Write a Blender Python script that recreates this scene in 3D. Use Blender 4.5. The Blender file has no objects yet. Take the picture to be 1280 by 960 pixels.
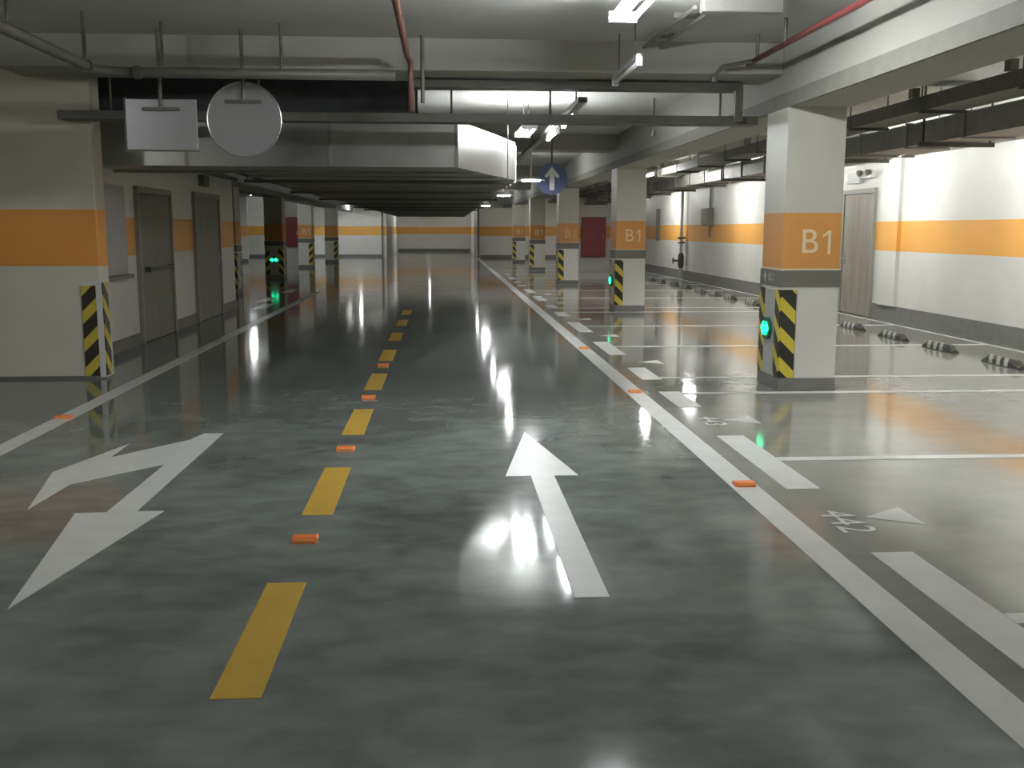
import bpy, math, random
from mathutils import Matrix, Vector
random.seed(7)
S = bpy.context.scene
COL = S.collection
PI = math.pi

# ---------------------------------------------------------------- materials
def new_mat(name):
    m = bpy.data.materials.new(name); m.use_nodes = True
    nt = m.node_tree; b = nt.nodes['Principled BSDF']
    return m, nt, b

def mat(name, col, rough=.6, metal=0., noise=.0, scale=6., spec=.5, bump=0.):
    m, nt, b = new_mat(name)
    b.inputs['Roughness'].default_value = rough
    b.inputs['Metallic'].default_value = metal
    b.inputs['Specular IOR Level'].default_value = spec
    b.inputs['Base Color'].default_value = (*col, 1)
    tc = nt.nodes.new('ShaderNodeTexCoord')
    nz = nt.nodes.new('ShaderNodeTexNoise'); nz.inputs['Scale'].default_value = scale
    nz.inputs['Detail'].default_value = 5
    nt.links.new(tc.outputs['Object'], nz.inputs['Vector'])
    if noise > 0:
        r = nt.nodes.new('ShaderNodeValToRGB')
        r.color_ramp.elements[0].position = .3; r.color_ramp.elements[1].position = .7
        r.color_ramp.elements[0].color = (*[c * (1 - noise) for c in col], 1)
        r.color_ramp.elements[1].color = (*[min(1, c * (1 + noise)) for c in col], 1)
        nt.links.new(nz.outputs['Fac'], r.inputs['Fac'])
        nt.links.new(r.outputs['Color'], b.inputs['Base Color'])
    if bump > 0:
        bp = nt.nodes.new('ShaderNodeBump'); bp.inputs['Strength'].default_value = bump
        bp.inputs['Distance'].default_value = .02
        nt.links.new(nz.outputs['Fac'], bp.inputs['Height'])
        nt.links.new(bp.outputs['Normal'], b.inputs['Normal'])
    return m

def emis(name, col, strength):
    m, nt, b = new_mat(name)
    b.inputs['Base Color'].default_value = (*col, 1)
    b.inputs['Emission Color'].default_value = (*col, 1)
    b.inputs['Emission Strength'].default_value = strength
    return m

WHITE = (.70, .69, .64)
ORANGE = (.80, .40, .09)

def banded(name, bands, base=WHITE, rough=.45, noise=.05):
    """paint in horizontal bands by height: bands = [(z_from, colour), ...] ascending"""
    m, nt, b = new_mat(name)
    b.inputs['Roughness'].default_value = rough
    tc = nt.nodes.new('ShaderNodeTexCoord')
    sp = nt.nodes.new('ShaderNodeSeparateXYZ')
    nt.links.new(tc.outputs['Object'], sp.inputs[0])
    mr = nt.nodes.new('ShaderNodeMath'); mr.operation = 'DIVIDE'; mr.inputs[1].default_value = 4.
    nt.links.new(sp.outputs['Z'], mr.inputs[0])
    r = nt.nodes.new('ShaderNodeValToRGB'); r.color_ramp.interpolation = 'CONSTANT'
    els = r.color_ramp.elements
    els[0].position = 0; els[0].color = (*bands[0][1], 1)
    els[1].position = bands[1][0] / 4; els[1].color = (*bands[1][1], 1)
    for z, c in bands[2:]:
        e = els.new(z / 4); e.color = (*c, 1)
    nt.links.new(mr.outputs[0], r.inputs['Fac'])
    nz = nt.nodes.new('ShaderNodeTexNoise'); nz.inputs['Scale'].default_value = 1.3
    nz.inputs['Detail'].default_value = 6
    nt.links.new(tc.outputs['Object'], nz.inputs['Vector'])
    mx = nt.nodes.new('ShaderNodeMapRange')
    mx.inputs['From Min'].default_value = .3; mx.inputs['From Max'].default_value = .7
    mx.inputs['To Min'].default_value = 1 - noise; mx.inputs['To Max'].default_value = 1 + noise
    nt.links.new(nz.outputs['Fac'], mx.inputs['Value'])
    mul = nt.nodes.new('ShaderNodeVectorMath'); mul.operation = 'SCALE'
    nt.links.new(r.outputs['Color'], mul.inputs[0]); nt.links.new(mx.outputs[0], mul.inputs['Scale'])
    nt.links.new(mul.outputs[0], b.inputs['Base Color'])
    return m

def striped(name, c1, c2, period, slope, duty=.5, rough=.35, axis='XY'):
    """diagonal stripes of the object's own paint"""
    m, nt, b = new_mat(name)
    b.inputs['Roughness'].default_value = rough
    tc = nt.nodes.new('ShaderNodeTexCoord'); sp = nt.nodes.new('ShaderNodeSeparateXYZ')
    nt.links.new(tc.outputs['Object'], sp.inputs[0])
    def math_(op, a, bb):
        n = nt.nodes.new('ShaderNodeMath'); n.operation = op
        for i, v in enumerate((a, bb)):
            if v is None: continue
            if isinstance(v, (int, float)): n.inputs[i].default_value = v
            else: nt.links.new(v, n.inputs[i])
        return n.outputs[0]
    if axis == 'XY':
        u = math_('ADD', sp.outputs['X'], sp.outputs['Y']); v = sp.outputs['Z']
    else:
        u = sp.outputs['Z']; v = sp.outputs['Y']
    f = math_('ADD', v, math_('MULTIPLY', u, slope))
    f = math_('FRACT', math_('DIVIDE', math_('ADD', f, 10.), period), None)
    f = math_('LESS_THAN', f, duty)
    mx = nt.nodes.new('ShaderNodeMix'); mx.data_type = 'RGBA'
    nt.links.new(f, mx.inputs['Factor'])
    mx.inputs['A'].default_value = (*c1, 1); mx.inputs['B'].default_value = (*c2, 1)
    nt.links.new(mx.outputs['Result'], b.inputs['Base Color'])
    return m

def floor_mat():
    m, nt, b = new_mat('epoxy_floor')
    N = nt.nodes.new; L = nt.links.new
    tc = N('ShaderNodeTexCoord')
    def noise(scale, det, dist=0., sx=1, sy=1):
        mp = N('ShaderNodeMapping'); mp.inputs['Scale'].default_value = (sx, sy, 1)
        L(tc.outputs['Object'], mp.inputs['Vector'])
        n = N('ShaderNodeTexNoise'); n.inputs['Scale'].default_value = scale
        n.inputs['Detail'].default_value = det; n.inputs['Distortion'].default_value = dist
        L(mp.outputs[0], n.inputs['Vector']); return n.outputs['Fac']
    big = noise(1.0, 6, .5)
    fine = noise(3.6, 7, .3, 1, 1.5)
    r = N('ShaderNodeValToRGB')
    r.color_ramp.elements[0].position = .32; r.color_ramp.elements[0].color = (.098, .110, .100, 1)
    r.color_ramp.elements[1].position = .70; r.color_ramp.elements[1].color = (.245, .268, .245, 1)
    mixf = N('ShaderNodeMix'); mixf.inputs['Factor'].default_value = .45
    L(big, mixf.inputs['A']); L(fine, mixf.inputs['B']); L(mixf.outputs['Result'], r.inputs['Fac'])
    # paler colour on the bays beside the lane (x > 2.05): wall reflection painted in
    sp = N('ShaderNodeSeparateXYZ'); L(tc.outputs['Object'], sp.inputs[0])
    gt = N('ShaderNodeMath'); gt.operation = 'GREATER_THAN'; gt.inputs[1].default_value = 1.97
    L(sp.outputs['X'], gt.inputs[0])
    bay = N('ShaderNodeMix'); bay.data_type = 'RGBA'; L(gt.outputs[0], bay.inputs['Factor'])
    bay_c = N('ShaderNodeValToRGB')
    bay_c.color_ramp.elements[0].position = .3; bay_c.color_ramp.elements[0].color = (.21, .21, .185, 1)
    bay_c.color_ramp.elements[1].position = .7; bay_c.color_ramp.elements[1].color = (.30, .30, .265, 1)
    L(mixf.outputs['Result'], bay_c.inputs['Fac'])
    L(r.outputs['Color'], bay.inputs['A']); L(bay_c.outputs['Color'], bay.inputs['B'])
    # saw-cut joint along the lane
    ab = N('ShaderNodeMath'); ab.operation = 'ADD'; ab.inputs[1].default_value = 1.13
    L(sp.outputs['X'], ab.inputs[0])
    ab2 = N('ShaderNodeMath'); ab2.operation = 'ABSOLUTE'; L(ab.outputs[0], ab2.inputs[0])
    lt = N('ShaderNodeMath'); lt.operation = 'LESS_THAN'; lt.inputs[1].default_value = .002; L(ab2.outputs[0], lt.inputs[0])
    jn = N('ShaderNodeMix'); jn.data_type = 'RGBA'; L(lt.outputs[0], jn.inputs['Factor'])
    L(bay.outputs['Result'], jn.inputs['A']); jn.inputs['B'].default_value = (.17, .18, .165, 1)
    L(jn.outputs['Result'], b.inputs['Base Color'])
    rr = N('ShaderNodeMapRange'); rr.inputs['From Min'].default_value = .3; rr.inputs['From Max'].default_value = .7
    rr.inputs['To Min'].default_value = .065; rr.inputs['To Max'].default_value = .10
    L(big, rr.inputs['Value']); L(rr.outputs[0], b.inputs['Roughness'])
    b.inputs['Specular IOR Level'].default_value = .29
    return m

M = {}
M['floor'] = floor_mat()
M['ceiling'] = mat('ceiling_paint', (.50, .50, .47), .75, noise=.05, scale=.9)
M['beam'] = mat('beam_paint', (.34, .335, .295), .7, noise=.04, scale=1.1)
M['wall'] = banded('wall_paint', [(0, (.66, .65, .61)), (1.22, ORANGE), (1.74, (.74, .73, .68))])
M['pillar'] = banded('pillar_paint', [(0, (.15, .15, .13)), (.12, (.64, .63, .57)), (1.04, (.15, .145, .12)), (1.20, (.7, .66, .5)), (1.215, (.64, .30, .085)), (1.755, (.54, .53, .46))])
M['colwall'] = banded('column_paint', [(0, (.64, .61, .53)), (1.20, (.76, .33, .06)), (1.79, (.60, .56, .46))])
M['skirt'] = mat('skirting_paint', (.17, .165, .155), .5, noise=.1)
M['white_line'] = mat('white_line_paint', (.62, .63, .60), .32, noise=.07, scale=5)
M['yellow_line'] = mat('yellow_line_paint', (.55, .345, .05), .38, noise=.08, scale=5)
M['dark_steel'] = mat('dark_painted_steel', (.10, .095, .08), .5, noise=.15)
M['tray'] = mat('grey_tray_steel', (.24, .235, .215), .45, .4, noise=.12)
M['galv'] = mat('galvanised_sheet', (.40, .395, .37), .33, .8, noise=.10, scale=3, bump=.08)
M['rib'] = mat('duct_flange_steel', (.30, .29, .26), .5, .4, noise=.1)
M['red_pipe'] = mat('red_pipe_paint', (.22, .045, .045), .4, noise=.1)
M['brown_pipe'] = mat('brown_pipe_paint', (.16, .075, .05), .45, noise=.1)
M['sign_back'] = mat('aluminium_sign_back', (.70, .68, .72), .28, .85, noise=.05, scale=2)
M['bracket'] = mat('sign_bracket_steel', (.15, .14, .12), .5, .3)
M['hazR'] = striped('hazard_stripes_falling', (.03, .03, .025), (.62, .50, .06), .30, 1.0, .45)
M['hazL'] = striped('hazard_stripes_rising', (.04, .03, .025), (.62, .50, .06), .30, -1.0, .45)
M['panel'] = mat('pale_panel', (.42, .42, .40), .4, noise=.04)
M['letter'] = mat('pale_lettering', (.82, .66, .42), .5)
M['letter_w'] = mat('white_lettering', (.62, .62, .58), .5)
M['letter_dim'] = mat('grey_green_lettering', (.42, .45, .38), .5)
M['black'] = mat('black_rubber', (.035, .036, .028), .45, noise=.2)
M['stop'] = striped('wheel_stop_marks', (.06, .062, .05), (.4, .41, .36), .19, .8, .42, axis='YZ')
M['stopmark'] = mat('stop_reflective', (.36, .37, .31), .4)
M['insul'] = mat('black_insulation', (.045, .047, .05), .6, noise=.2)
M['ledge'] = mat('ledge_paint', (.17, .165, .14), .7, noise=.08)
M['orange_stud'] = mat('orange_stud_plastic', (.90, .22, .05), .3)
M['stud_lens'] = mat('stud_lens', (.95, .50, .18), .15)
M['door_leaf'] = mat('door_leaf_green_grey', (.20, .205, .165), .5, noise=.06, scale=2)
M['door_frame'] = mat('door_frame_grey', (.27, .27, .235), .5)
M['wood'] = mat('grey_brown_door', (.27, .235, .19), .5, noise=.2, scale=7)
_nt = M['wood'].node_tree; _mp = _nt.nodes.new('ShaderNodeMapping'); _mp.inputs['Scale'].default_value = (1, 2.2, .12)
_tc = [q for q in _nt.nodes if q.type == 'TEX_COORD'][0]; _nz = [q for q in _nt.nodes if q.type == 'TEX_NOISE'][0]
_nt.links.new(_tc.outputs['Object'], _mp.inputs['Vector']); _nt.links.new(_mp.outputs[0], _nz.inputs['Vector'])
M['fixture'] = mat('lamp_housing_white', (.60, .60, .60), .4)
M['dish'] = mat('pendant_dish_enamel', (.75, .75, .78), .35)
M['tube'] = emis('fluorescent_tube', (.95, .985, 1.0), 250)
M['tube_dim'] = emis('fluorescent_tube_soft', (.99, 1.0, .97), 235)
M['tube_mid'] = emis('fluorescent_tube_medium', (.95, .985, 1.0), 140)
M['tube_low'] = emis('fluorescent_tube_low', (.95, .98, 1.0), 50)
M['tube_lane'] = emis('fluorescent_tube_lane', (.97, .99, 1.0), 130)
M['tube_off'] = mat('unlit_tube_glass', (.75, .75, .74), .25)
M['bulb'] = emis('pendant_bulb', (.97, .98, 1.0), 60)
M['green_led'] = emis('green_led', (.02, .95, .38), 2.4)
M['green_dark'] = mat('led_backplate', (.02, .12, .07), .4)
M['blue'] = mat('sign_blue', (.065, .085, .19), .4)
M['red_box'] = mat('hydrant_box_red', (.27, .035, .04), .45, noise=.06)
M['white_box'] = mat('white_plastic', (.66, .66, .64), .4)
M['grey_box'] = mat('grey_enclosure', (.155, .15, .125), .45)

# ---------------------------------------------------------------- mesh helpers
class MB:
    def __init__(s): s.v = []; s.f = []
    def box(s, x0, x1, y0, y1, z0, z1):
        n = len(s.v)
        s.v += [(x, y, z) for z in (z0, z1) for x, y in ((x0, y0), (x1, y0), (x1, y1), (x0, y1))]
        s.f += [tuple(n + i for i in q) for q in ((3, 2, 1, 0), (4, 5, 6, 7), (0, 1, 5, 4), (1, 2, 6, 5), (2, 3, 7, 6), (3, 0, 4, 7))]
        return s
    def prism(s, poly, a0, a1, axis='z'):
        """extrude a polygon; axis z: poly is xy; axis y: poly is xz; axis x: poly is yz"""
        ar = sum(p[0] * q[1] - q[0] * p[1] for p, q in zip(poly, poly[1:] + poly[:1]))
        if (ar < 0) != (axis == 'y'): poly = poly[::-1]
        n = len(s.v); k = len(poly)
        for a in (a0, a1):
            for p, q in poly:
                s.v.append((p, q, a) if axis == 'z' else (p, a, q) if axis == 'y' else (a, p, q))
        s.f.append(tuple(n + i for i in reversed(range(k)))); s.f.append(tuple(n + k + i for i in range(k)))
        for i in range(k):
            j = (i + 1) % k; s.f.append((n + i, n + j, n + k + j, n + k + i))
        return s
    def tube(s, pts, r, n=10):
        pts = [Vector(p) for p in pts]; rings = []
        for i, p in enumerate(pts):
            if i == 0: d = pts[1] - p
            elif i == len(pts) - 1: d = p - pts[i - 1]
            else: d = (pts[i + 1] - p).normalized() + (p - pts[i - 1]).normalized()
            d.normalize()
            up = Vector((0, 0, 1)) if abs(d.z) < .9 else Vector((1, 0, 0))
            a = d.cross(up).normalized(); b = a.cross(d)
            base = len(s.v); rr = r[i] if isinstance(r, (list, tuple)) else r
            for k in range(n):
                t = 2 * PI * k / n
                s.v.append(tuple(p + (a * math.cos(t) + b * math.sin(t)) * rr))
            rings.append(base)
        for A, B in zip(rings, rings[1:]):
            for k in range(n):
                s.f.append((A + k, B + k, B + (k + 1) % n, A + (k + 1) % n))
        s.f.append(tuple(rings[0] + k for k in range(n))); s.f.append(tuple(rings[-1] + k for k in reversed(range(n))))
        return s
    def build(s, name, m, parent=None, bevel=0, smooth=False):
        me = bpy.data.meshes.new(name); me.from_pydata(s.v, [], s.f); me.update()
        import bmesh
        bm = bmesh.new(); bm.from_mesh(me); bmesh.ops.recalc_face_normals(bm, faces=bm.faces); bm.to_mesh(me); bm.free()
        if isinstance(m, str): m = M[m]
        me.materials.append(m)
        o = bpy.data.objects.new(name, me); COL.objects.link(o)
        if parent: o.parent = parent
        if bevel:
            b = o.modifiers.new('bevel', 'BEVEL'); b.width = bevel; b.segments = 2; b.limit_method = 'ANGLE'
        if smooth:
            for p in me.polygons: p.use_smooth = len(p.vertices) == 4
        return o

def tag(o, label=None, cat=None, group=None, kind=None):
    if label: o['label'] = label
    if cat: o['category'] = cat
    if group: o['group'] = group
    if kind: o['kind'] = kind
    return o
def thing(name, label, cat, loc=(0, 0, 0), rz=0, group=None):
    o = bpy.data.objects.new(name, None); COL.objects.link(o)
    o.empty_display_size = .1
    o.location = loc; o.rotation_euler = (0, 0, rz)
    return tag(o, label, cat, group)
def struct(name, mb, m, parent=None, bevel=0, label=None):
    o = mb.build(name, m, parent, bevel)
    if not parent: o['kind'] = 'structure'
    if label: o['label'] = label
    return o
def copy_tree(o, parent=None):
    c = o.copy(); COL.objects.link(c)
    if parent: c.parent = parent
    for ch in list(o.children): copy_tree(ch, c)
    return c
def text_mesh(name, body, size, m, parent, matrix, depth=.002, font_bold=False):
    cu = bpy.data.curves.new(name, 'FONT'); cu.body = body; cu.size = size; cu.extrude = depth
    cu.align_x = 'CENTER'; cu.align_y = 'CENTER'
    if font_bold: cu.offset = .004 * size / .2
    t = bpy.data.objects.new(name, cu); COL.objects.link(t)
    dg = bpy.context.evaluated_depsgraph_get(); dg.update()
    me = bpy.data.meshes.new_from_object(t.evaluated_get(dg))
    bpy.data.objects.remove(t)
    me.materials.clear(); me.materials.append(M[m])
    me.transform(matrix)
    o = bpy.data.objects.new(name, me); COL.objects.link(o)
    if parent: o.parent = parent
    return o
def circle(cx, cz, r, n=40): return [(cx + r * math.cos(2 * PI * i / n), cz + r * math.sin(2 * PI * i / n)) for i in range(n)]

H = 3.42       # slab height
# ---------------------------------------------------------------- the setting
struct('floor', MB().box(-16, 8.2, -14, 77, -.2, 0), 'floor')
struct('ceiling', MB().box(-16, 8.2, -14, 77, H, H + .25), 'ceiling')
struct('wall_right', MB().box(7.85, 8.1, -14, 58.2, 0, H), 'wall')
struct('baseboard_right', MB().box(7.825, 7.85, -14, 18.35, 0, .28).box(7.825, 7.85, 19.95, 58, 0, .28), 'skirt')
struct('trim_1', MB().box(7.78, 7.85, 17.35, 18.05, .28, H), 'wall')                    # shallow pier beside the door
struct('wall_back', MB().box(-16, 8.1, -14.2, -14, 0, H), 'wall')
struct('wall_left', MB().box(-16.2, -16, -14, 77, 0, H), 'wall')
# left block: the pale pier facing the camera, then the wall with the doors
struct('wall_left_pier', MB().box(-9.5, -3.65, 11.2, 11.5, 0, H), 'colwall', bevel=.01)
struct('wall_left_rooms', MB().box(-9.5, -4.25, 11.5, 21.3, 0, H), 'wall')
struct('baseboard_left', MB().box(-4.25, -4.225, 11.5, 14.55, 0, .16).box(-4.25, -4.225, 16.45, 17.85, 0, .16).box(-4.25, -4.225, 19.9, 21.32, 0, .16), 'skirt')
struct('baseboard_left_pier', MB().box(-9.5, -3.64, 11.185, 11.2, 0, .03), 'skirt')
# far walls
struct('wall_far_left', MB().box(-16, -3.5, 60, 60.25, 0, H), 'wall')
struct('baseboard_far_left', MB().box(-16, -3.5, 59.97, 60, 0, .14), 'skirt')
struct('wall_far_left_return', MB().box(-3.5, -3.3, 60, 75, 0, H), 'wall')
struct('trim_2', MB().box(-3.58, -3.5, 59.9, 60, 0, H), 'skirt')
struct('wall_end', MB().box(-3.4, 2.0, 75, 75.25, 0, H), 'wall')
struct('baseboard_end', MB().box(-3.3, 1.9, 74.97, 75, 0, .2), 'skirt')
struct('wall_far_right', MB().box(1.95, 8.0, 58, 58.25, 0, H), 'wall')
struct('baseboard_far_right', MB().box(2.05, 7.85, 57.97, 58, 0, .16), 'skirt')
struct('wall_far_right_return', MB().box(1.95, 2.1, 58.25, 75, 0, H), 'wall')
struct('trim_3', MB().box(1.88, 1.98, 57.9, 58, 0, H), 'skirt')
struct('wall_side_left_bays', MB().box(-16, -9.5, 51, 51.2, 0, H), 'wall')
struct('baseboard_side_left_bays', MB().box(-16, -9.5, 50.97, 51, 0, .14), 'skirt')

# beams (names continue the trim series of the ceiling)
n = 4
def beam(x0, x1, y0, y1, z0, m='beam', label=None):
    global n
    o = struct('trim_%d' % n, MB().box(x0, x1, y0, y1, z0, H + .01), m, bevel=.012, label=label); n += 1
    return o
beam(3.37, 3.96, -14, 58, 2.78, label='deep ceiling beam running over the right row of pillars')
beam(-5.80, -5.20, 21.3, 60, 2.60, label='ceiling beam over the left row of pillars')
for y in (-9.7, .3, 10.3, 20.2, 30.2, 40.2, 50.2):
    beam(3.96, 7.85, y, y + .4, 3.08)
    beam(-16 if (y < 10 or y > 21) else -4.25, 3.37, y, y + .75, 3.12)
struct('trim_%d' % n, MB().box(3.335, 3.37, -14, 58, 2.775, 2.92), 'ledge', label='grey ledge along the lower edge of the deep ceiling beam'); n += 1

# doors
def door(idx, y0, y1, z1, x, side, leafm, handle):
    """side +1: wall faces +x (left wall), -1: wall faces -x"""
    r = bpy.data.objects.new('door_%d' % idx, None); COL.objects.link(r); r['kind'] = 'structure'; r.location = (x, y0, 0)
    w = y1 - y0; s = side
    def bx(a, b, c, d, e, f, mb=None):
        mb = mb or MB(); mb.box(min(a * s, b * s), max(a * s, b * s), c, d, e, f); return mb
    fr = bx(0, .06, 0, .08, 0, z1); bx(0, .06, w - .08, w, 0, z1, fr); bx(0, .06, .08, w - .08, z1 - .09, z1, fr)
    fr.build('door_frame', 'door_frame', r, .004)
    if w > 1.45:
        bx(0, .035, .085, w / 2 - .004, .01, z1 - .095).build('door_leaf', leafm, r, .003)
        bx(0, .035, w / 2 + .004, w - .085, .01, z1 - .095).build('door_leaf', leafm, r, .003)
    else:
        bx(0, .035, .085, w - .085, .01, z1 - .095).build('door_leaf', leafm, r, .003)
    if handle == 'bar':
        h = bx(.09, .12, .25, w - .25, 1.0, 1.05); bx(.035, .12, .25, .30, .99, 1.06, h); bx(.035, .12, w - .30, w - .25, .99, 1.06, h)
        h.build('push_bar', 'dark_steel', r, .004)
    else:
        h = bx(.035, .05, w - .20, w - .14, .95, 1.15); bx(.05, .09, w - .19, w - .17, 1.04, 1.06, h); bx(.08, .095, w - .32, w - .17, 1.035, 1.065, h)
        h.build('door_handle', 'galv', r, .003)
    return r
door(1, 14.6, 16.4, 2.18, -4.25, 1, 'door_leaf', 'bar')
door(2, 17.9, 19.85, 2.22, -4.25, 1, 'door_leaf', 'lever')
door(3, 18.4, 19.9, 2.36, 7.85, -1, 'wood', 'lever')

# ---------------------------------------------------------------- painted markings
PT = .003
def strip(name, x0, x1, y0, y1, m, label, cat, group=None, z=PT):
    return tag(MB().box(x0, x1, y0, y1, 0.0002, z).build(name, m), label, cat, group)
strip('lane_edge_line', 1.79, 1.965, -8, 57.5, 'white_line', 'long solid white line along the right edge of the driving lane', 'road line')
strip('lane_edge_line', -3.32, -3.16, -8, 26.5, 'white_line', 'long solid white line along the left edge of the driving lane', 'road line')
strip('bay_rear_line', 7.62, 7.70, -8, 57, 'white_line', 'thin white line running along the foot of the right wall', 'road line', z=.002)
ordn = ['nearest', 'second nearest', 'third nearest', 'fourth nearest', 'fifth nearest', 'sixth nearest', 'seventh nearest', 'eighth nearest', 'ninth nearest', 'tenth nearest', 'eleventh nearest', 'twelfth nearest', 'thirteenth nearest', 'fourteenth nearest', 'fifteenth nearest', 'sixteenth nearest', 'seventeenth nearest', 'eighteenth nearest', 'nineteenth nearest', 'twentieth nearest']
for i in range(8):
    y = 3.38 + 2.29 * i
    strip('yellow_lane_dash', -.815, -.64, y, y + 1.17, 'yellow_line', 'yellow dash of the lane centre line, the %s to the camera' % ordn[i], 'lane dash', 'yellow dashes of the centre line')
# arrows
A = [(.63, 8.02), (.39, 6.53), (.557, 6.53), (.56, 4.28), (.715, 4.28), (.71, 6.53), (.87, 6.53)]
tag(MB().prism(A, .0002, PT).build('straight_arrow', 'white_line'), 'white straight-ahead arrow painted in the right lane', 'road arrow')
B = [(-1.86, 4.29), (-1.61, 5.81), (-1.765, 5.81), (-1.75, 8.08), (-1.90, 8.08), (-1.95, 7.84), (-2.36, 7.25), (-2.37, 7.71), (-2.60, 6.81),
     (-2.40, 5.89), (-2.37, 6.47), (-1.92, 7.02), (-1.93, 5.80), (-2.10, 5.79)]
tag(MB().prism(B, .0002, PT).build('turn_arrow', 'white_line'), 'white straight-and-turn arrow painted in the left lane, pointing toward the camera', 'road arrow')
# parking bays
stripes = []
for k in range(-1, 5):
    for dy in ((.93, 3.93, 6.93, 9.86) if k >= 0 else (3.93, 6.93, 9.86)):
        stripes.append(10 * k + dy)
si = 0
for y in stripes:
    if y < 3: continue
    si += 1
    nm = 'second' if si == 2 else None
    lb = 'white bay divider line reaching the right wall, the %s to the camera' % ordn[si - 1] if si <= 20 else None
    strip('bay_divider_line', 2.34, 7.62, y - .055, y + .055, 'white_line', lb, 'bay line', 'divider lines of the right parking bays')
    if si > 17: break
di = 0
for (y0, y1) in [(3.1, 4.82), (6.09, 7.76), (9.07, 9.97), (10.80, 11.75), (13.0, 14.55), (15.95, 17.7), (18.95, 19.95), (20.85, 21.8), (23.1, 24.75), (26.0, 27.7), (28.95, 29.95), (30.85, 31.8), (33.1, 34.7), (36.1, 37.7)]:
    strip('bay_entry_dash', 2.12, 2.335, y0, y1, 'white_line', 'thick white dash at the mouth of the right bays, the %s to the camera' % ordn[di], 'bay mark', 'thick white dashes at the bay mouths', z=.0034); di += 1
ti = 0
for y in (5.45, 8.42, 12.26, 15.4, 18.3, 22.4, 25.4):
    tag(MB().prism([(2.35, y), (2.63, y - .17), (2.63, y + .19)], .0002, PT).build('bay_triangle', 'white_line'),
        'white triangle pointing at the lane from a right bay, the %s to the camera' % ordn[ti], 'bay mark', 'white triangles in the bay mouths'); ti += 1
def floor_text(s, x, y, label, size=.26, ang=-PI / 2):
    o = text_mesh('bay_number', s, size, 'white_line', None, Matrix.Translation((0, 0, .002)) @ Matrix.Rotation(ang, 4, 'Z'), .001)
    o.location = (x, y, 0); tag(o, label, 'bay number')
floor_text('442', 2.205, 5.37, 'white number 442 painted beside the nearest triangle', .29)
floor_text('443', 2.235, 8.38, 'faint white bay number painted beside the second triangle')
# left bay marks
for i, (x, y) in enumerate(((-4.05, 22.9), (-3.75, 20.9), (-4.0, 26.3))):
    strip('left_bay_dash', x - .12, x + .12, y, y + 1.5, 'white_line', 'short white dash on the left floor, %s' % ['the middle one of three', 'the nearest of three', 'the farthest of three'][i], 'bay mark', 'white dashes by the left bays')

# road studs
def make_stud():
    r = thing('road_stud', 'x', 'road stud', group='orange road studs')
    MB().prism([(-.055, 0), (.055, 0), (.035, .024), (-.035, .024)], -.065, .065, 'x').build('stud_body', 'orange_stud', r, .003)
    MB().box(-.05, .05, -.05, -.04, .008, .018).build('reflector', 'stud_lens', r)
    return r
studs = [(-.73, 5.2, 'orange road stud between the two nearest yellow dashes'), (-.73, 7.42, 'orange road stud between the second and third yellow dashes'),
         (-.73, 9.75, 'orange road stud between the third and fourth yellow dashes'), (-.73, 12.1, 'orange road stud between the fourth and fifth yellow dashes'),
         (1.88, 6.2, 'bright orange road stud on the right edge line, nearest of its line'), (1.88, 9.95, 'orange road stud on the right edge line, second from the camera'),
         (1.88, 13.7, 'orange road stud on the right edge line, third from the camera'), (-3.24, 8.82, 'orange road stud on the left edge line')]
st0 = make_stud()
for i, (x, y, l) in enumerate(studs):
    s = st0 if i == 0 else copy_tree(st0)
    s.location = (x, y, .0032 if abs(x) > 1 else 0); s['label'] = l

# wheel stops
def make_stop():
    r = thing('wheel_stop', 'x', 'wheel stop', group='wheel stops along the right wall')
    L = .42
    mb = MB(); prof = [(-.075, 0), (.075, 0), (.06, .06), (.035, .10), (-.035, .10), (-.06, .06)]
    n0 = 0; ys = [(-L, .35), (-L + .13, 1.), (L - .13, 1.), (L, .35)]
    for y, sc in ys:
        for px, pz in prof: mb.v.append((px * (1 if sc == 1 else .8), y, pz * sc))
    k = 6
    for a in range(3):
        for i in range(k):
            j = (i + 1) % k; mb.f.append((a * k + i, a * k + j, (a + 1) * k + j, (a + 1) * k + i))
    mb.f.append(tuple(range(k - 1, -1, -1))); mb.f.append(tuple(range(3 * k, 4 * k)))
    mb.build('rubber_block', 'black', r)
    for i in range(3):
        y = -.22 + .17 * i
        m2 = MB()
        # slanted reflective strip lying on the lane-side faces of the block
        P = [(-.0765, .012), (-.0625, .06), (-.0375, .1015), (-.01, .1022)]
        for dy in (0, .085):
            for q, (px, pz) in enumerate(P): m2.v.append((px, y + dy + q * .022, pz))
        m2.f += [(q, q + 1, q + 5, q + 4) for q in range(3)]
        m2.build('reflective_mark', 'stopmark', r)
    return r
sl = [11.75, 13.35, 14.8, 16.35, 17.7, 19.1, 21.85, 23.6, 25.0, 26.4, 28.0, 29.5, 31.3, 32.8, 34.4, 36.0, 37.5, 39.0]
ws0 = make_stop()
for i, y in enumerate(sl):
    s = ws0 if i == 0 else copy_tree(ws0)
    s.location = (6.67, y, 0)
    s['label'] = 'striped black rubber wheel stop before the right wall, the %s to the camera' % ordn[i]

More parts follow.
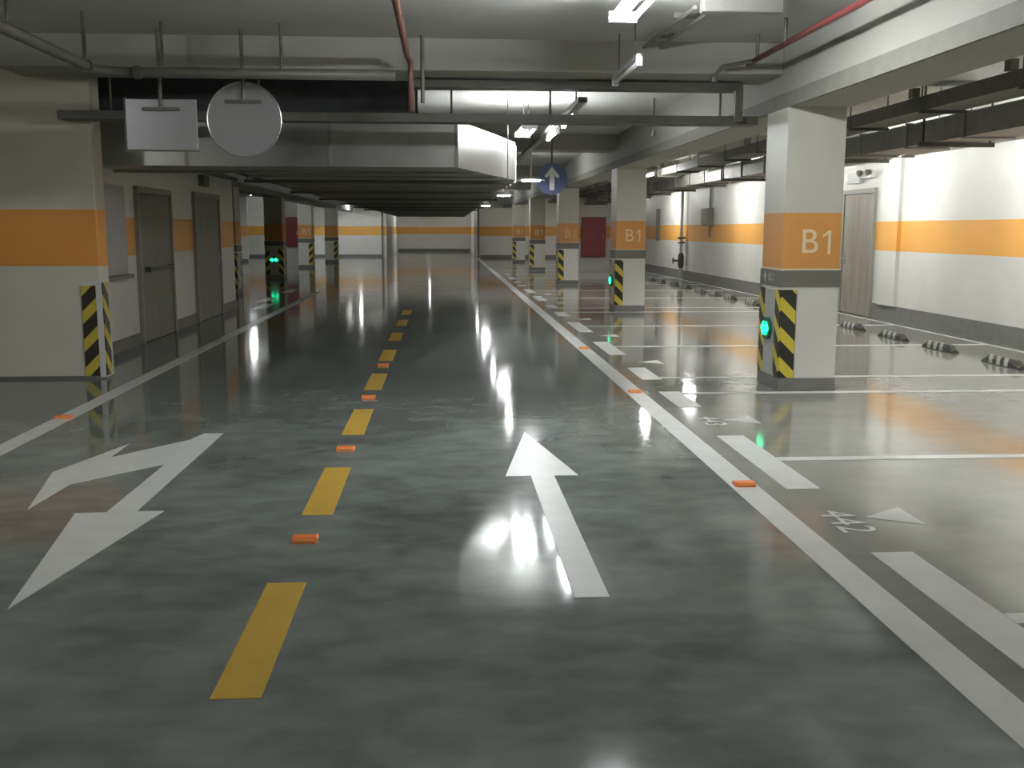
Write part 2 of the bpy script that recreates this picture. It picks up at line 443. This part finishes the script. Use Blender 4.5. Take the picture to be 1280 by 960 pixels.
# ---------------------------------------------------------------- pillars
def led(parent, x, y, z, face):
    """green arrow lamp. face 'x': looks to -x, 'y': looks to -y"""
    mb = MB(); bp = MB()
    arrow = [(-.11, 0), (-.04, .07), (-.04, .028), (.04, .028), (.04, .07), (.11, 0), (.04, -.07), (.04, -.028), (-.04, -.028), (-.04, -.07)]
    if face == 'x':
        bp.prism([(y + a, z + b) for a, b in circle(0, 0, .115, 24)], x - .035, x, 'x')
        o = bp.build('signal_plate', 'green_dark', parent)
        mb.prism([(y + a, z + b) for a, b in arrow], x - .05, x - .035, 'x')
    else:
        bp.prism([(x + a, z + b) for a, b in circle(0, 0, .13, 24)], y - .035, y, 'y')
        o = bp.build('signal_plate', 'green_dark', parent)
        mb.prism([(x + a * 1.3, z + b) for a, b in arrow], y - .05, y - .035, 'y')
    mb.build('green_arrow', 'green_led', o)

def pillar(x, y, label, side, text=True, ledside=None, w=.58, d=.66, top=2.785, front='lane', group='white pillars with an orange band', arrow=False):
    """side = -1: lane lies on its left (right row); +1: lane lies on its right"""
    r = thing('pillar', label, 'pillar', (x, y, 0), 0, group)
    MB().box(0, w, 0, d, 0, top).build('pillar_shaft', 'pillar', r, .006)
    MB().box(-.008, w + .008, -.008, d + .008, 0, .125).build('pillar_base', 'skirt', r, .004)
    # grey sign band
    MB().box(-.012, w + .012, -.012, d + .012, 1.04, 1.20).build('direction_band', 'grey_box', r, .003)
    t = .012
    hm = 'hazR' if side < 0 else 'hazL'
    ho = 'hazL' if side < 0 else 'hazR'
    xs = [(0, .15)] if side < 0 else [(w - .15, w)]
    if front == 'both': xs = [(0, .15), (w - .15, w)]
    for j, (a, b) in enumerate(xs):
        MB().box(a, b, -t, 0, .13, 1.01).build('hazard_board', hm if j == 0 else ho, r)
    # lane side
    lx0, lx1 = ((-t, 0) if side < 0 else (w, w + t))
    for a, b in ((-.0, .15), (d - .15, d)):
        MB().box(lx0, lx1, a, b, .13, 1.01).build('hazard_board', ho, r)
    if front == 'both':
        MB().box(.16, w - .16, -.006, 0, .13, 1.0).build('pale_panel', 'panel', r)
    MB().box(lx0 / 2 if side < 0 else w, lx1 if side < 0 else w + t / 2, .16, d - .16, .13, 1.0).build('pale_panel', 'panel', r)
    if text:
        text_mesh('letter', 'B', .34, 'letter', r, Matrix.Translation((w * .5 - .03, -.004, 1.475)) @ Matrix.Rotation(PI / 2, 4, 'X'))
        nx = w * .5 + .15
        MB().prism([(nx + .035, 1.36), (nx + .035, 1.595), (nx + .012, 1.595), (nx - .045, 1.55), (nx - .045, 1.523), (nx + .008, 1.56), (nx + .008, 1.36)], -.006, -.001, 'y').build('numeral', 'letter', r)
    if ledside == 'x': led(r, -t if side < 0 else w + t, d * .5, .60, 'x')
    if ledside == 'y': led(r, w / 2, -.006, .60, 'y')
    if arrow:
        ar = [(0, .055), (.05, 0), (.018, 0), (.018, -.05), (-.018, -.05), (-.018, 0), (-.05, 0)]
        MB().prism([(.50 + a, 1.12 + b) for a, b in ar], -.016, -.012, 'x').build('band_arrow', 'letter_dim', r)
        text_mesh('band_lettering', '出口', .10, 'letter_dim', r, Matrix.Translation((-.014, .30, 1.12)) @ Matrix.Rotation(-PI / 2, 4, 'Z') @ Matrix.Rotation(PI / 2, 4, 'X'), .001)
    return r
pillar(3.34, 10.0, 'big white pillar with B1 on an orange band and a green lamp, nearest of the right row', -1, ledside='x', arrow=True)
pillar(3.34, 19.95, 'white B1 pillar with a green lamp on its lane side, second of the right row', -1, ledside='x')
pillar(3.34, 30.0, 'white B1 pillar third in the right row, left of the red cabinet', -1)
pillar(3.34, 40.0, 'small far pillar, fourth of the right row', -1)
pillar(3.34, 50.0, 'smallest far pillar, last of the right row against the far wall', -1)
pillar(-5.66, 25.7, 'pillar with hazard boards peeking out behind the left room corner', 1, text=False, top=2.61, front='both')
pillar(-5.80, 34.0, 'shaded grey pillar with a green arrow lamp facing the camera, on the left', 1, text=False, top=2.61, ledside='y', front='both')
pillar(-5.98, 43.0, 'far left pillar lettered B1, right of the red cabinet', 1, top=2.61)
pillar(-5.72, 50.3, 'far left pillar with hazard board, just before the end wall', 1, text=False, top=2.61)
# hazard corner boards on the left pier
r = thing('corner_guard', 'yellow and black hazard corner boards on the pale left pier', 'corner guard', (-3.65, 11.2, 0))
MB().box(-.20, -.045, -.014, -.002, .03, 1.0).build('hazard_board', 'hazL', r)
MB().box(-.045, .012, -.02, -.002, .02, 1.04).box(-.22, -.045, -.016, -.002, 1.0, 1.04).build('edge_strip', 'white_box', r)
MB().box(.002, .014, .03, .20, .03, 1.03).build('hazard_board', 'hazR', r)

# ---------------------------------------------------------------- signs on rods
def drop(parent, x, y, z0, z1, r=.014, name='hanger_rod', m='dark_steel'):
    return MB().tube([(x, y, z0), (x, y, z1)], r, 8).build(name, m, parent)
R = thing('rectangular_sign', 'back of a white rectangular sign hanging on a rod left of the round one', 'sign', (-2.62, 10.02, 2.33))
MB().box(-.325, .325, 0, .02, 0, .46).build('sign_panel', 'sign_back', R, .004)
MB().box(-.33, .33, .0, .03, -.015, 0).box(-.34, -.325, 0, .03, -.015, .475).build('sign_edge', 'dark_steel', R)
MB().box(-.17, .17, -.03, 0, .355, .385).build('sign_bracket', 'bracket', R)
MB().tube([(0, -.015, .37), (0, -.015, H - 2.33)], .018, 10).build('hanger_rod', 'bracket', R)
R = thing('round_sign', 'back of a round silver sign hanging on a rod beneath the ceiling', 'sign', (-1.86, 10.02, 2.27))
MB().prism(circle(0, .34, .34, 64), 0, .02, 'y').build('sign_panel', 'sign_back', R)
ring = MB()
ring.tube([(a, .0, b) for a, b in circle(0, .34, .342, 64)] + [(.342, 0, .34)], .008, 6).build('rim', 'galv', R)
MB().box(-.17, .17, -.03, 0, .49, .52).build('sign_bracket', 'bracket', R)
MB().tube([(0, -.015, .505), (0, -.015, H - 2.27)], .018, 10).build('hanger_rod', 'bracket', R)
R = thing('ahead_sign', 'round blue sign with a white up arrow hanging over the lane', 'sign', (1.98, 19.0, 2.23))
MB().prism(circle(0, .28, .285, 48), 0, .02, 'y').build('sign_panel', 'blue', R)
MB().prism([(0, .50), (.14, .33), (.10, .29), (.045, .35), (.045, .08), (-.045, .08), (-.045, .35), (-.10, .29), (-.14, .33)], -.004, 0, 'y').build('up_arrow', 'letter_w', R)
MB().tube([(0, .03, .3), (0, .03, H - 2.23)], .016, 8).build('hanger_rod', 'dark_steel', R)

# ---------------------------------------------------------------- duct
R = thing('air_duct', 'huge galvanised air duct under the ceiling with a chamfered front corner', 'air duct', (0, 12, 2.30))
MB().prism([(-3.95, 0), (.15, 0), (1.03, 3), (1.13, 46), (-2.55, 46), (-2.55, 1.6), (-3.95, 1.6)], .0, .53).build('duct_body', 'galv', R)
def xr(y): return .15 + (y / 3) * .88 if y < 3 else 1.03 + .1 * (y - 3) / 43
def xl(y): return -3.95 if y < 1.6 else -2.55
k = 0; y = .9
while y < 46:
    a, b = xl(y) - .03, xr(y) + .03
    (MB().box(a, b, y, y + .05, -.03, 0) if y < 3.1 else MB().box(a, b, y, y + .05, -.03, 0).box(b - .03, b, y, y + .05, 0, .5)).build('duct_flange', 'rib', R)
    y += 1.15
for yy in (2.2, 6.4, 10.6, 14.8, 19.0, 23.2):
    MB().box(xl(yy) - .12, xr(yy) + .12, yy, yy + .05, -.09, -.045).tube([(xl(yy) - .08, yy + .02, -.06), (xl(yy) - .08, yy + .02, H - 2.3)], .008, 6).tube([(xr(yy) + .08, yy + .02, -.06), (xr(yy) + .08, yy + .02, H - 2.3)], .008, 6).build('duct_hanger', 'dark_steel', R)
for xx in (.13, -1.3, -2.9): MB().box(xx, xx + .04, -.02, .01, 0, .53).build('duct_seam', 'rib', R)

tag(MB().box(-3.9, -.32, .0, .75, 0, .54).box(-3.93, -.29, .2, .24, -.0, .56).build('insulated_duct', 'insul', None, .01), 'black insulated duct lying across the top of the big air duct', 'air duct').location = (0, 12.1, 2.84)
# ---------------------------------------------------------------- trays and pipes
# cross trays just beyond the cross beam
R = thing('cable_tray', 'long dark cable tray crossing above the lane behind the signs', 'cable tray', (0, 10.95, 2.70))
MB().box(-3.9, 3.33, 0, .015, 0, .085).box(-3.9, 3.33, .25, .265, 0, .085).box(-3.9, 3.33, .015, .25, 0, .012).build('tray_channel', 'dark_steel', R)
for x in (-3.4, -1.9, .09, 1.13, 2.95): drop(R, x, .13, .0, H - 2.70, .012)
drop(R, 3.16, .13, 0, H - 2.70, .03, 'tray_post')
R = thing('cable_tray', 'upper short dark cable tray crossing above the lane, lit along its top', 'cable tray', (0, 10.75, 3.02))
MB().box(-.30, 3.10, 0, .015, 0, .075).box(-.30, 3.10, .2, .215, 0, .075).box(-.30, 3.10, .015, .2, 0, .012).build('tray_channel', 'dark_steel', R)
MB().box(3.02, 3.10, -.01, .07, -.30, 0).build('end_post', 'dark_steel', R)
for x in (-.25, 1.3, 2.3): drop(R, x, .1, .07, H - 3.02, .01)
# left dark pipe with elbow
R = thing('dark_pipe', 'dark pipe along the left ceiling that turns right before the beam', 'pipe', (-3.05, 0, 2.98))
pts = [(0, -3, 0), (0, 9.45, 0), (.03, 9.58, 0), (.12, 9.66, 0), (.25, 9.68, 0), (2.62, 9.68, 0)]
MB().tube(pts, .045, 12).build('pipe_run', 'dark_steel', R, smooth=True)
for y in (1.5, 4.6, 7.7, 9.3): drop(R, 0, y, 0, H - 2.98, .018)
for x in (.55, 1.6): drop(R, x, 9.68, 0, H - 2.98, .014)
MB().tube([(0, 9.3, 0), (0, 9.36, 0)], .06, 12).build('pipe_coupling', 'dark_steel', R)
MB().tube([(.3, 9.68, 0), (.36, 9.68, 0)], .06, 12).build('pipe_coupling', 'dark_steel', R)
# brown pipe in the middle
R = thing('brown_pipe', 'thin reddish brown pipe running along the ceiling at the centre', 'pipe', (-.33, 0, 3.2))
MB().tube([(0, -3, 0), (0, 9.9, 0), (.03, 10.0, -.05), (.03, 10.02, -.2), (.03, 10.02, -.5)], .028, 10).build('pipe_run', 'brown_pipe', R, smooth=True)
for y in (6.0, 9.2): drop(R, 0, y, 0, H - 3.2, .012)
drop(R, .14, 10.05, -.42, .2, .02, 'riser')
# red pipe on the right
R = thing('red_pipe', 'thin dark red pipe along the ceiling on the lane side of the deep beam', 'pipe', (2.98, 0, 3.2))
MB().tube([(0, -3, 0), (0, 10.2, 0)], .026, 10).build('pipe_run', 'red_pipe', R, smooth=True)
MB().tube([(0, 10.0, 0), (-.28, 10.1, -.04), (-.36, 10.1, -.14)], .02, 8).tube([(-.36, 10.1, -.14), (-.36, 10.1, -.19)], .035, 8).build('sprinkler_drop', 'dark_steel', R)
for y in (5.2, 7.25, 9.1, 9.9): drop(R, 0, y, 0, H - 3.2, .018)
# slab conduits
R = thing('conduit_pair', 'pair of thin conduits leading from the box on the ceiling', 'conduit', (2.02, 8.45, H - .06))
for dx in (0, .16): MB().tube([(dx, 0, 0), (dx - .06, 1.8, 0)], .018, 8).build('conduit', 'tray', R)
for yy in (.5, 1.4): MB().box(-.06, .18, yy, yy + .03, .015, .06).build('conduit_clamp', 'tray', R)
tag(MB().box(2.05, 2.70, 8.30, 8.42, H - .12, H - .0).build('ceiling_box', 'tray', None, .01), 'long grey box fixed to the ceiling beside the brightest lamp', 'box')
# lamp trunking
R = thing('lamp_trunking', 'grey trunking that carries the tube lamps over the right lane', 'trunking', (1.56, 11.7, 3.0))
MB().box(-.05, .05, 0, 30, 0, .06).build('trunk_channel', 'tray', R)
for y in (.6, 3.6, 6.6, 9.9): drop(R, 0, y, .05, H - 3.0, .008)

# right bays: ladder tray, duct on trapeze hangers, sprinkler pipe
R = thing('cable_tray', 'heavy dark cable tray running over the right parking bays', 'cable tray', (5.02, 0, 2.84))
MB().box(0, .02, -6, 50, 0, .15).box(.38, .40, -6, 50, 0, .15).box(.02, .38, -6, 50, 0, .015).build('tray_channel', 'dark_steel', R)
y = 1.2
while y < 46:
    MB().box(-.05, .45, y, y + .04, -.035, 0).tube([(-.03, y + .02, -.02), (-.03, y + .02, H - 2.84)], .009, 6).tube([(.43, y + .02, -.02), (.43, y + .02, H - 2.84)], .009, 6).build('trapeze_hanger', 'dark_steel', R)
    y += 1.9
for y in (7.3, 9.0, 10.9, 14.5, 17): MB().box(-.05, .03, y, y + .10, .15, .25).build('tray_clamp', 'dark_steel', R)
R = thing('bay_duct', 'flat grey air duct on trapeze hangers above the right bays', 'air duct', (5.62, 0, 2.60))
MB().box(0, .55, 2, 48, 0, .26).build('duct_body', 'tray', R)
y = 3.2
while y < 46:
    MB().box(-.15, .75, y, y + .05, -.05, 0).tube([(-.1, y + .02, -.03), (-.1, y + .02, H - 2.6)], .014, 6).tube([(.70, y + .02, -.03), (.70, y + .02, H - 2.6)], .012, 6).build('trapeze_hanger', 'dark_steel', R)
    y += 2.85
y = 4.
while y < 46:
    MB().box(-.02, .57, y, y + .03, -.02, .28).build('duct_flange', 'rib', R); y += 1.4
R = thing('sprinkler_pipe', 'thin pink red sprinkler pipe running high along the right wall', 'pipe', (7.48, 0, 2.84))
MB().tube([(0, -4, 0), (0, 56, 0)], .022, 8).build('pipe_run', 'red_pipe', R, smooth=True)
for y in (9, 13, 17, 21, 25, 29): MB().box(-.02, .365, y, y + .03, -.045, -.02).build('wall_bracket', 'dark_steel', R)
# smaller pipes by the left rooms
R = thing('wall_pipe', 'dark pipe running high along the wall of the left rooms', 'pipe', (-4.08, 11.9, 2.56))
MB().tube([(0, 0, 0), (0, 9, 0)], .04, 10).build('pipe_run', 'dark_steel', R, smooth=True)
for y in (1, 4, 7): drop(R, 0, y, 0, H - 2.56, .01)
R = thing('left_pipe', 'dark pipe under the big duct on its left side', 'pipe', (-2.95, 13.7, 2.42))
MB().tube([(0, 0, 0), (0, 26, 0)], .05, 10).build('pipe_run', 'dark_steel', R, smooth=True)
for y in (1, 5, 9, 13, 17, 21, 25): drop(R, 0, y, 0, H - 2.42, .01)
# sprinklers below the slab
for x, y, l in ((2.95, 14.6, 'thin sprinkler hanging from the ceiling left of the nearest right pillar'),):
    R = thing('sprinkler', l, 'sprinkler', (x, y, 2.9))
    drop(R, 0, 0, .05, H - 2.9, .012, 'drop_pipe'); MB().tube([(0, 0, .06), (0, 0, .02), (0, 0, .0)], [.03, .03, .045], 8).build('sprinkler_head', 'dark_steel', R)

# ---------------------------------------------------------------- lamps
def tube_lamp(x, y, z, label, L=1.22, lit='tube', twin=False, group='fluorescent tube lamps', hang=True):
    r = thing('tube_lamp', label, 'lamp', (x, y, z), 0, group)
    w = .04 if twin else .03
    MB().prism([(-w, .03), (w, .03), (w * .6, .075), (-w * .6, .075)], 0, L, 'y').build('lamp_housing', 'fixture', r, .003)
    e = .11 if twin else w
    for yy in (0, L): MB().box(-e, e, yy - .012, yy + .012, -.03, .05).build('end_cap', 'fixture', r, .002)
    for dx in ((-.085, .085) if twin else (0,)):
        MB().tube([(dx, .012, .0), (dx, L - .012, .0)], .02, 10).build('tube', lit, r, smooth=True)
    if hang:
        for yy in (.2, L - .2): drop(r, 0, yy, .07, H - z, .006)
    return r
tube_lamp(1.40, 7.0, 3.22, 'blazing twin tube lamp on the ceiling at the top of the picture', twin=True, hang=True)
tube_lamp(1.16, 14.1, 2.96, 'bright twin tube lamp beside the chamfered corner of the big duct', twin=True, lit='tube_mid')
tube_lamp(1.56, 12.35, 2.925, 'slanting lit tube lamp under the trunking, the nearer of two', hang=False, lit='tube_low')
tube_lamp(1.56, 14.3, 2.925, 'slanting lit tube lamp under the trunking, the farther of two', hang=False, lit='tube_low')
tube_lamp(1.66, 8.9, 3.0, 'unlit white tube lamp over the right lane before the cross beam', lit='tube_off')
for i, y in enumerate((24, 32, 40, 48)):
    tube_lamp(1.56, y, 3.0 - .075, 'far tube lamp over the right lane, the %s beyond the blue sign' % ['first', 'second', 'third', 'fourth'][i], lit='tube_lane', hang=(y > 41))
tube_lamp(1.37, -2.5, 3.30, 'twin tube lamp on the ceiling behind the camera', twin=True)
tube_lamp(1.37, -8.5, 3.30, 'twin tube lamp on the ceiling near the back wall', twin=True)
tube_lamp(-6.0, 4.5, 3.2, 'single tube lamp over the bays before the left pier', lit='tube_dim')
for i, (x, y) in enumerate(((6.4, 1.5), (6.4, 8.1), (6.4, 16.3), (4.62, 22.6), (6.5, 26.0), (6.5, 34), (6.5, 44), (6.2, 53), (6.4, 12.2), (6.4, 20.6))):
    tube_lamp(x, y, 2.80, 'tube lamp over the right parking bays, %s' % ['behind the camera', 'beside the nearest wheel stops', 'hidden near the wall by the door', 'visible between the two nearest pillars', 'lighting the wall beyond the door', 'near the wall valve', 'near the far end', 'last before the far wall', 'above the wheel stops at the picture edge', 'behind the nearest pillar'][i], lit='tube_dim', group='tube lamps over the bays')
for i, (x, y) in enumerate(((-7.4, 39.5), (-9.5, 46), (-7.5, 56.), (-4.6, 56.5), (-1., 70))):
    tube_lamp(x, y, 2.9, 'far tube lamp %s' % ['seen left of the shaded left pillar', 'by the wall of the left bays', 'before the far left wall', 'behind the last left pillar', 'before the end wall'][i], lit='tube', group='tube lamps at the far end')
def pendant(x, y, z, label):
    r = thing('pendant_lamp', label, 'lamp', (x, y, z), 0, 'white dish pendants over the lane')
    MB().tube([(0, 0, .055), (0, 0, .04), (0, 0, .0)], [.04, .14, .25], 28).build('dish', 'dish', r, smooth=True)
    MB().tube([(0, 0, .0), (0, 0, -.018)], [.17, .15], 20).build('bulb', 'bulb', r)
    MB().tube([(0, 0, .05), (0, 0, 3.0 - z)], .016, 8).build('stem', 'white_box', r)
pendant(1.53, 18.2, 2.45, 'white dish pendant left of the blue arrow sign')
pendant(1.53, 26.5, 2.45, 'white dish pendant second along the edge of the big duct')
pendant(1.53, 38.0, 2.45, 'white dish pendant farthest along the edge of the big duct')

# ---------------------------------------------------------------- wall fittings
R = thing('hydrant_cabinet', 'red hydrant cabinet between the second and third right pillars', 'cabinet', (5.38, 40.1, .55))
MB().box(0, .92, 0, .22, 0, 1.52).build('cabinet_body', 'red_box', R, .01)
MB().box(.03, .89, -.015, 0, .03, 1.49).build('cabinet_door', 'red_box', R, .005)
MB().box(.82, .85, -.03, -.015, .7, .85).build('handle', 'galv', R)
struct('wall_stub_right', MB().box(5.25, 6.65, 40.33, 40.6, 0, 3.09), 'wall')
R = thing('hydrant_cabinet', 'red hydrant cabinet left of the far B1 pillar on the left', 'cabinet', (-6.75, 44.9, .85))
MB().box(0, .52, 0, .2, 0, 1.25).build('cabinet_body', 'red_box', R, .01)
MB().box(.02, .50, -.015, 0, .02, 1.23).build('cabinet_door', 'red_box', R, .005)
MB().box(.44, .47, -.03, -.015, .5, .65).build('handle', 'galv', R)
struct('wall_stub_left', MB().box(-6.8, -6.1, 45.1, 45.3, 0, H), 'wall')

R = thing('hose_cabinet', 'grey flush cabinet with a ledge on the wall before the left doors', 'cabinet', (-4.25, 12.3, 1.0))
MB().box(0, .05, 0, 1.75, 0, 1.15).build('cabinet_body', 'panel', R, .008)
MB().box(.05, .065, .05, .86, .05, 1.1).build('cabinet_door', 'panel', R, .004)
MB().box(.05, .065, .89, 1.70, .05, 1.1).build('cabinet_door', 'panel', R, .004)
MB().box(0, .12, -.02, 1.77, -.05, 0).build('ledge', 'grey_box', R, .004)
tag(MB().box(-4.25, -4.15, 18.45, 18.85, 2.33, 2.52).build('wall_speaker', 'grey_box', None, .01), 'small dark box on the wall above the second left door', 'box')
R = thing('emergency_light', 'small white twin emergency light above the right wall door', 'emergency light', (7.78, 18.75, 2.60))
MB().box(-.02, .07, -.22, .22, -.06, .08).build('light_body', 'white_box', R, .01)
for yy in (-.2, .2):
    MB().tube([(-.02, yy, .05), (-.10, yy, .03)], [.045, .06], 12).build('lamp_head', 'grey_box', R)
R = thing('exit_sign', 'pale exit sign box on the wall over the right door', 'sign', (7.80, 19.4, 2.58))
MB().box(-.02, .05, -.30, .30, -.11, .11).build('sign_case', 'white_box', R, .006)
MB().box(-.024, -.02, -.26, .26, -.08, .08).build('sign_face', 'panel', R)
R = thing('electrical_box', 'grey electrical box on the right wall above the orange band', 'electrical box', (7.845, 29.8, 1.72))
MB().box(-.18, 0, 0, .75, 0, .50).build('box_body', 'grey_box', R, .01)
MB().box(-.195, -.18, .03, .72, .03, .47).build('box_door', 'door_frame', R, .004)
MB().box(-.05, -.01, .30, .36, -.35, 0).box(-.05, -.01, .30, .36, .5, 1.2).build('conduit', 'tray', R)
R = thing('standpipe', 'vertical pipe with valves standing against the right wall', 'pipe', (7.70, 33.2, 0))
MB().tube([(0, 0, 0), (0, 0, H)], .05, 12).build('pipe_run', 'white_box', R, smooth=True)
MB().tube([(0, 0, .35), (0, 0, .45), (0, 0, .75), (0, 0, .85)], [.06, .10, .10, .06], 12).tube([(0, 0, .6), (-.25, 0, .6)], .03, 8).tube([(-.25, 0, .6), (-.27, 0, .6)], .10, 14).build('valve', 'dark_steel', R)
MB().tube([(0, 0, 1.15), (0, 0, 1.2)], .12, 12).box(-.12, .12, -.1, .1, 1.30, 1.36).build('pipe_clamp', 'grey_box', R)
tag(MB().box(7.76, 7.85, 37.3, 37.6, 1.2, 2.35).build('wall_panel', 'grey_box', None, .01), 'tall narrow dark panel on the right wall left of the standpipe', 'panel')
R = thing('ceiling_unit', 'dark box unit hanging before the end wall near the lane end', 'box', (-.05, 56.5, 2.42))
MB().box(-.5, .5, 0, .6, 0, .3).build('unit_body', 'grey_box', R, .02)
for x in (-.4, .4): drop(R, x, .3, .3, H - 2.42, .01)

# ---------------------------------------------------------------- world and camera
w = bpy.data.worlds.new('World'); S.world = w; w.use_nodes = True
w.node_tree.nodes['Background'].inputs['Color'].default_value = (.5, .52, .5, 1)
w.node_tree.nodes['Background'].inputs['Strength'].default_value = .03

f, p, yw, rl, h = 1281.3, .14987, .06597, -.00194, 1.6
fw = Vector((math.sin(yw) * math.cos(p), math.cos(yw) * math.cos(p), -math.sin(p)))
rt = Vector((math.cos(yw), -math.sin(yw), 0)); dn = fw.cross(rt)
rt2 = rt * math.cos(rl) + dn * math.sin(rl); dn2 = -rt * math.sin(rl) + dn * math.cos(rl)
cam = bpy.data.cameras.new('camera'); co = bpy.data.objects.new('camera', cam); COL.objects.link(co)
co.matrix_world = Matrix(((rt2.x, -dn2.x, -fw.x, 0), (rt2.y, -dn2.y, -fw.y, 0), (rt2.z, -dn2.z, -fw.z, h), (0, 0, 0, 1)))
cam.sensor_width = 36; cam.lens = f / 1280 * 36; cam.clip_start = .02; cam.clip_end = 300
S.camera = co
S.view_settings.view_transform = 'Standard'; S.view_settings.look = 'None'
S.view_settings.gamma = 1; S.view_settings.use_curve_mapping = False
S.view_settings.exposure = 0.35
